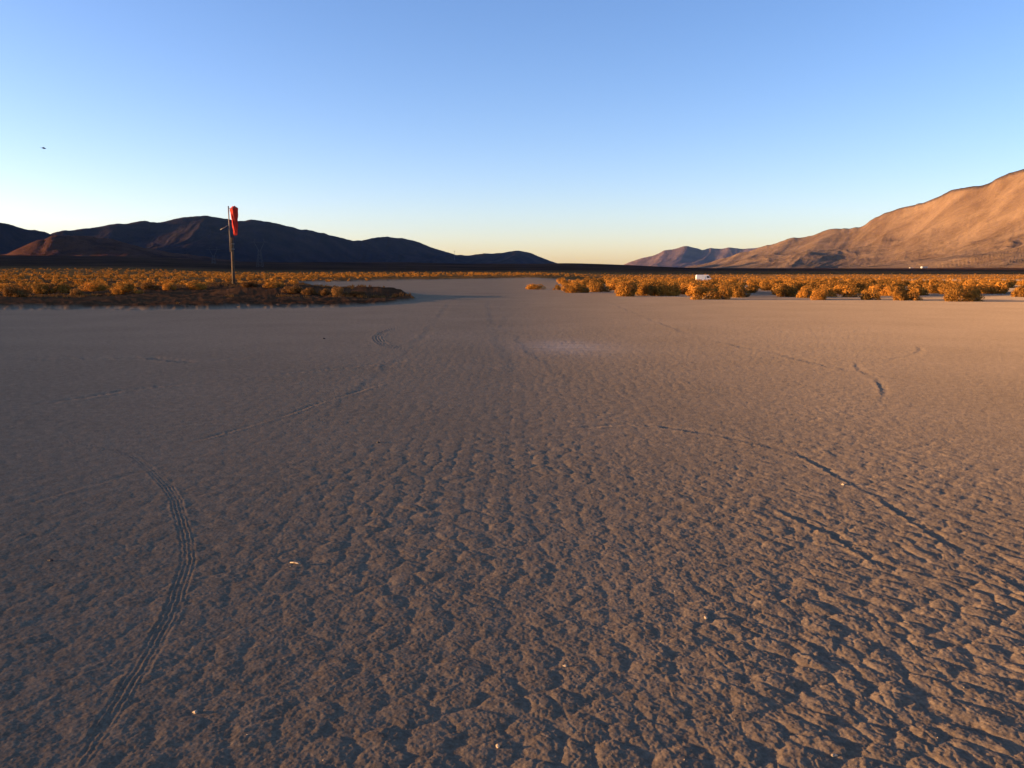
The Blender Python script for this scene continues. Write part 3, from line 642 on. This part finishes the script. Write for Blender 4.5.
# ------------------------------------------------------------------ far buildings and pylons
M_wall = mat('pale_wall', (0.72, 0.66, 0.58), (0.62, 0.56, 0.48), 0.3, 0.8); M_roof = mat('pale_roof', (0.66, 0.60, 0.50), (0.58, 0.52, 0.44), 0.3, 0.6); M_win = M_glass
def house(px, py, Y, L, D, Hh, label, rh):
    x, y, z = at(px, py, Y)
    e = empty('building', (x, y, z), label, 'building', 'distant pale buildings below the right mountain')
    MB().box((0, 0, Hh / 2 - 3), (L, D, Hh + 6)).build('wall', M_wall, e)
    MB().prism([(-L / 2 - .6, Hh), (L / 2 + .6, Hh), (L / 2 - .6, Hh + rh), (-L / 2 + .6, Hh + rh)], -D / 2 - .6, D / 2 + .6).build('roof', M_roof, e)
    for k in range(3):
        MB().box((-L * .3 + k * L * .3, -D / 2 - 0.05, Hh * .55), (1.6, 0.1, 1.4)).build('window', M_win, e)
    MB().box((-L * .45, -D / 2 - 0.06, 1.1), (1.2, 0.1, 2.2)).build('door', M_win, e)
house(924, 268.6, 2550, 17, 9, 4, 'white house, larger of the pair under the tan mountain', 2.2)
house(911, 268.8, 2570, 9, 7, 3, 'small white shed just left of the white house under the tan mountain', 1.0)
house(993, 271.6, 1700, 38, 10, 2.2, 'long low pale shed near the right edge under the mountain', 1.0)
M_steel = metal('dull_steel', (0.05, 0.05, 0.055))
def pylon(px, top, Y, Hh, label):
    x, y, z = at(px, top, Y); e = empty('power_pylon', (x, y, z - Hh), label, 'pylon', 'power pylons before the left mountains')
    b = Hh * 0.11; lg = MB(); bot = -6
    for sx in (-1, 1):
        for sy in (-1, 1): MB().tube([(sx * b, sy * b, bot), (sx * b * .3, sy * b * .3, Hh * .66)], 0.28, 5).build('leg', M_steel, e)
    br = MB()
    for k in range(6):
        z0 = Hh * .66 * k / 6; z1 = Hh * .66 * (k + 1) / 6; w0 = b * (1 - .7 * k / 6); w1 = b * (1 - .7 * (k + 1) / 6)
        for s in (-1, 1):
            br.tube([(-w0, s * w0, z0), (w1, s * w1, z1)], .14, 4); br.tube([(w0, s * w0, z0), (-w1, s * w1, z1)], .14, 4)
            br.tube([(s * w0, -w0, z0), (s * w1, w1, z1)], .14, 4)
    br.build('bracing', M_steel, e)
    for s in (-1, 1): MB().tube([(s * b * .3, 0, Hh * .64), (s * Hh * .17, 0, Hh * .92), (s * Hh * .13, 0, Hh)], .3, 5).build('arm', M_steel, e)
    MB().tube([(-Hh * .26, 0, Hh * .9), (Hh * .26, 0, Hh * .9)], .3, 5).build('crossbar', M_steel, e)
pylon(213, 247, 1500, 45, 'lattice power pylon just left of the windsock post, before the dark mountains')
pylon(259, 239, 1250, 48, 'lattice power pylon right of the windsock, before the dark mountains')
x, y, z = at(454.5, 250.5, 7450); am = empty('radio_mast', (x, y, z - 60), 'thin radio mast on the dark ridge right of the windsock', 'mast')
MB().tube([(0, 0, -40), (0, 0, 60)], [1.6, .8], 6).build('mast', M_steel, am); MB().box((0, 0, 52), (8, 2, 3)).build('antenna', M_steel, am)

# ------------------------------------------------------------------ bird
bx, by, bz = at(43.5, 148.3, 45)
M_bird = mat('dark_feathers', (0.05, 0.045, 0.04), (0.09, 0.08, 0.07), 30)
bm_ = MB(); bm_.tube([(-0.11, 0, 0), (-0.07, 0, 0.01), (0.0, 0, 0.0), (0.07, 0, 0.0), (0.10, 0, 0.012), (0.135, 0, 0.01)], [0.006, 0.02, 0.032, 0.024, 0.018, 0.003], 10)
for s in (-1, 1):
    b = len(bm_.v)
    bm_.v += [(0.05, s * 0.01, 0.012), (0.06, s * 0.09, 0.05), (0.0, s * 0.2, 0.03), (-0.03, s * 0.1, 0.045), (-0.04, s * 0.01, 0.01)]
    bm_.v += [(a, c, d - 0.006) for (a, c, d) in bm_.v[b:b + 5]]
    bm_.f += [tuple(b + k for k in range(5)), tuple(b + 9 - k for k in range(5))] + [(b + k, b + (k + 1) % 5, b + 5 + (k + 1) % 5, b + 5 + k) for k in range(5)]
b = len(bm_.v); bm_.v += [(-0.09, -0.008, 0), (-0.09, 0.008, 0), (-0.17, 0.03, 0.002), (-0.17, -0.03, 0.002), (-0.09, -0.008, -.004), (-0.09, 0.008, -.004), (-0.17, 0.03, -.002), (-0.17, -0.03, -.002)]
bm_.f += [(b, b+1, b+2, b+3), (b+7, b+6, b+5, b+4), (b, b+4, b+5, b+1), (b+1, b+5, b+6, b+2), (b+2, b+6, b+7, b+3), (b+3, b+7, b+4, b)]
bd = bm_.build('bird', M_bird, smooth=True); bd.location = (bx, by, bz); bd.rotation_euler = (0.3, 0.1, 0.7); tag(bd, 'small dark bird flying in the clear sky above the left hills', 'bird')

# ------------------------------------------------------------------ stones on the playa
M_stone = mat('pale_quartz', (0.16, 0.12, 0.08), (0.42, 0.33, 0.22), 30, 0.6); M_dark = mat('dark_stone', (0.03, 0.026, 0.024), (0.06, 0.05, 0.045), 30)
def hgt(x, y):
    a = np.array([x, x]); b = np.array([y, y]); return float((G(a, b) + relief(a, b))[0])
ico = None
def stone(px, py, s, m, label, elong=1.0, rz=0):
    import bmesh
    x, y = gpt(px, py); bm = bmesh.new(); bmesh.ops.create_icosphere(bm, subdivisions=2, radius=1)
    r = random.Random(px)
    for v in bm.verts:
        k = 1 + 0.22 * math.sin(v.co.x * 3 + px) + 0.18 * math.sin(v.co.y * 4 + py) + r.uniform(-.08, .08); v.co = Vector((v.co.x * s * elong * k, v.co.y * s * k, v.co.z * s * 0.62 * k))
    me = bpy.data.meshes.new('stone'); bm.to_mesh(me); bm.free(); me.materials.append(m)
    o = bpy.data.objects.new('stone', me); COL.objects.link(o); o.location = (x, y, hgt(x, y) + s * 0.3); o.rotation_euler = (0, 0, rz)
    return tag(o, label, 'stone', 'single stones lying on the playa')
stone(50, 561, 0.011, M_dark, 'small black stone on smooth mud left of the curved tyre track', 1.3)
stone(378, 443, 0.016, M_dark, 'dark stone alone on the mud at mid distance left of centre')
stone(324, 339, 0.030, M_dark, 'dark far stone on smooth playa below the right end of the mound')
stone(706, 385 + 235, 0.010, M_stone, 'pale stone at the foot of a dark hollow right of centre')
stone(195, 713, 0.009, M_stone, 'pale pebble in a groove right of the tyre track, nearest lower left')
stone(565, 667, 0.008, M_stone, 'pale pebble between mud cells just right of the picture centre, lower part')
stone(843, 485, 0.014, M_stone, 'white pebble at the upper end of the deep rut on the right')
stone(498, 748, 0.009, M_stone, 'pale pebble close to the bottom edge near the centre')
stone(834, 757, 0.009, M_stone, 'bright pebble close to the bottom edge on the right')
tw = MB(); x, y = gpt(296, 565); z = hgt(x, y) + .006
tw.tube([(x - .035, y + .012, z), (x - .01, y + .004, z + .003), (x + .012, y - .006, z + .002), (x + .03, y - .012, z)], [.003, .005, .005, .003], 7)
tag(tw.build('twig', M_stone, smooth=True), 'short pale twig lying on the mud right of the curved tyre track', 'twig')
# loose grit
g = np.random.default_rng(77); N = 900
u = g.uniform(size=N); y = 1 / (1 / 14 + (1 / 1.9 - 1 / 14) * u); x = (g.uniform(-0.8, 0.8, N)) * y
clus = fbm(x * 1.3, y * 1.3, 3, 19) + 0.35 * (x / y) > -0.12; x = x[clus]; y = y[clus]
z = G(x, y) + relief(x, y)
s = 0.0010 + 0.0026 * g.uniform(size=len(x)) ** 4
oc = np.array([(1,0,0),(-1,0,0),(0,1,0),(0,-1,0),(0,0,.8),(0,0,-.8)]); of = np.array([(0,2,4),(2,1,4),(1,3,4),(3,0,4),(2,0,5),(1,2,5),(3,1,5),(0,3,5)])
V = (oc[None] * s[:, None, None] * (1 + .35 * g.normal(size=(len(x), 6, 1))) + np.stack([x, y, z + s * .4], 1)[:, None, :]).reshape(-1, 3)
F = (of[None] + np.arange(len(x))[:, None, None] * 6).reshape(-1, 3)
o = mesh_np('grit', V, F, M_stone, smooth=False); o['kind'] = 'stuff'; o['label'] = 'pale grit scattered over the dried mud'; o['category'] = 'grit'
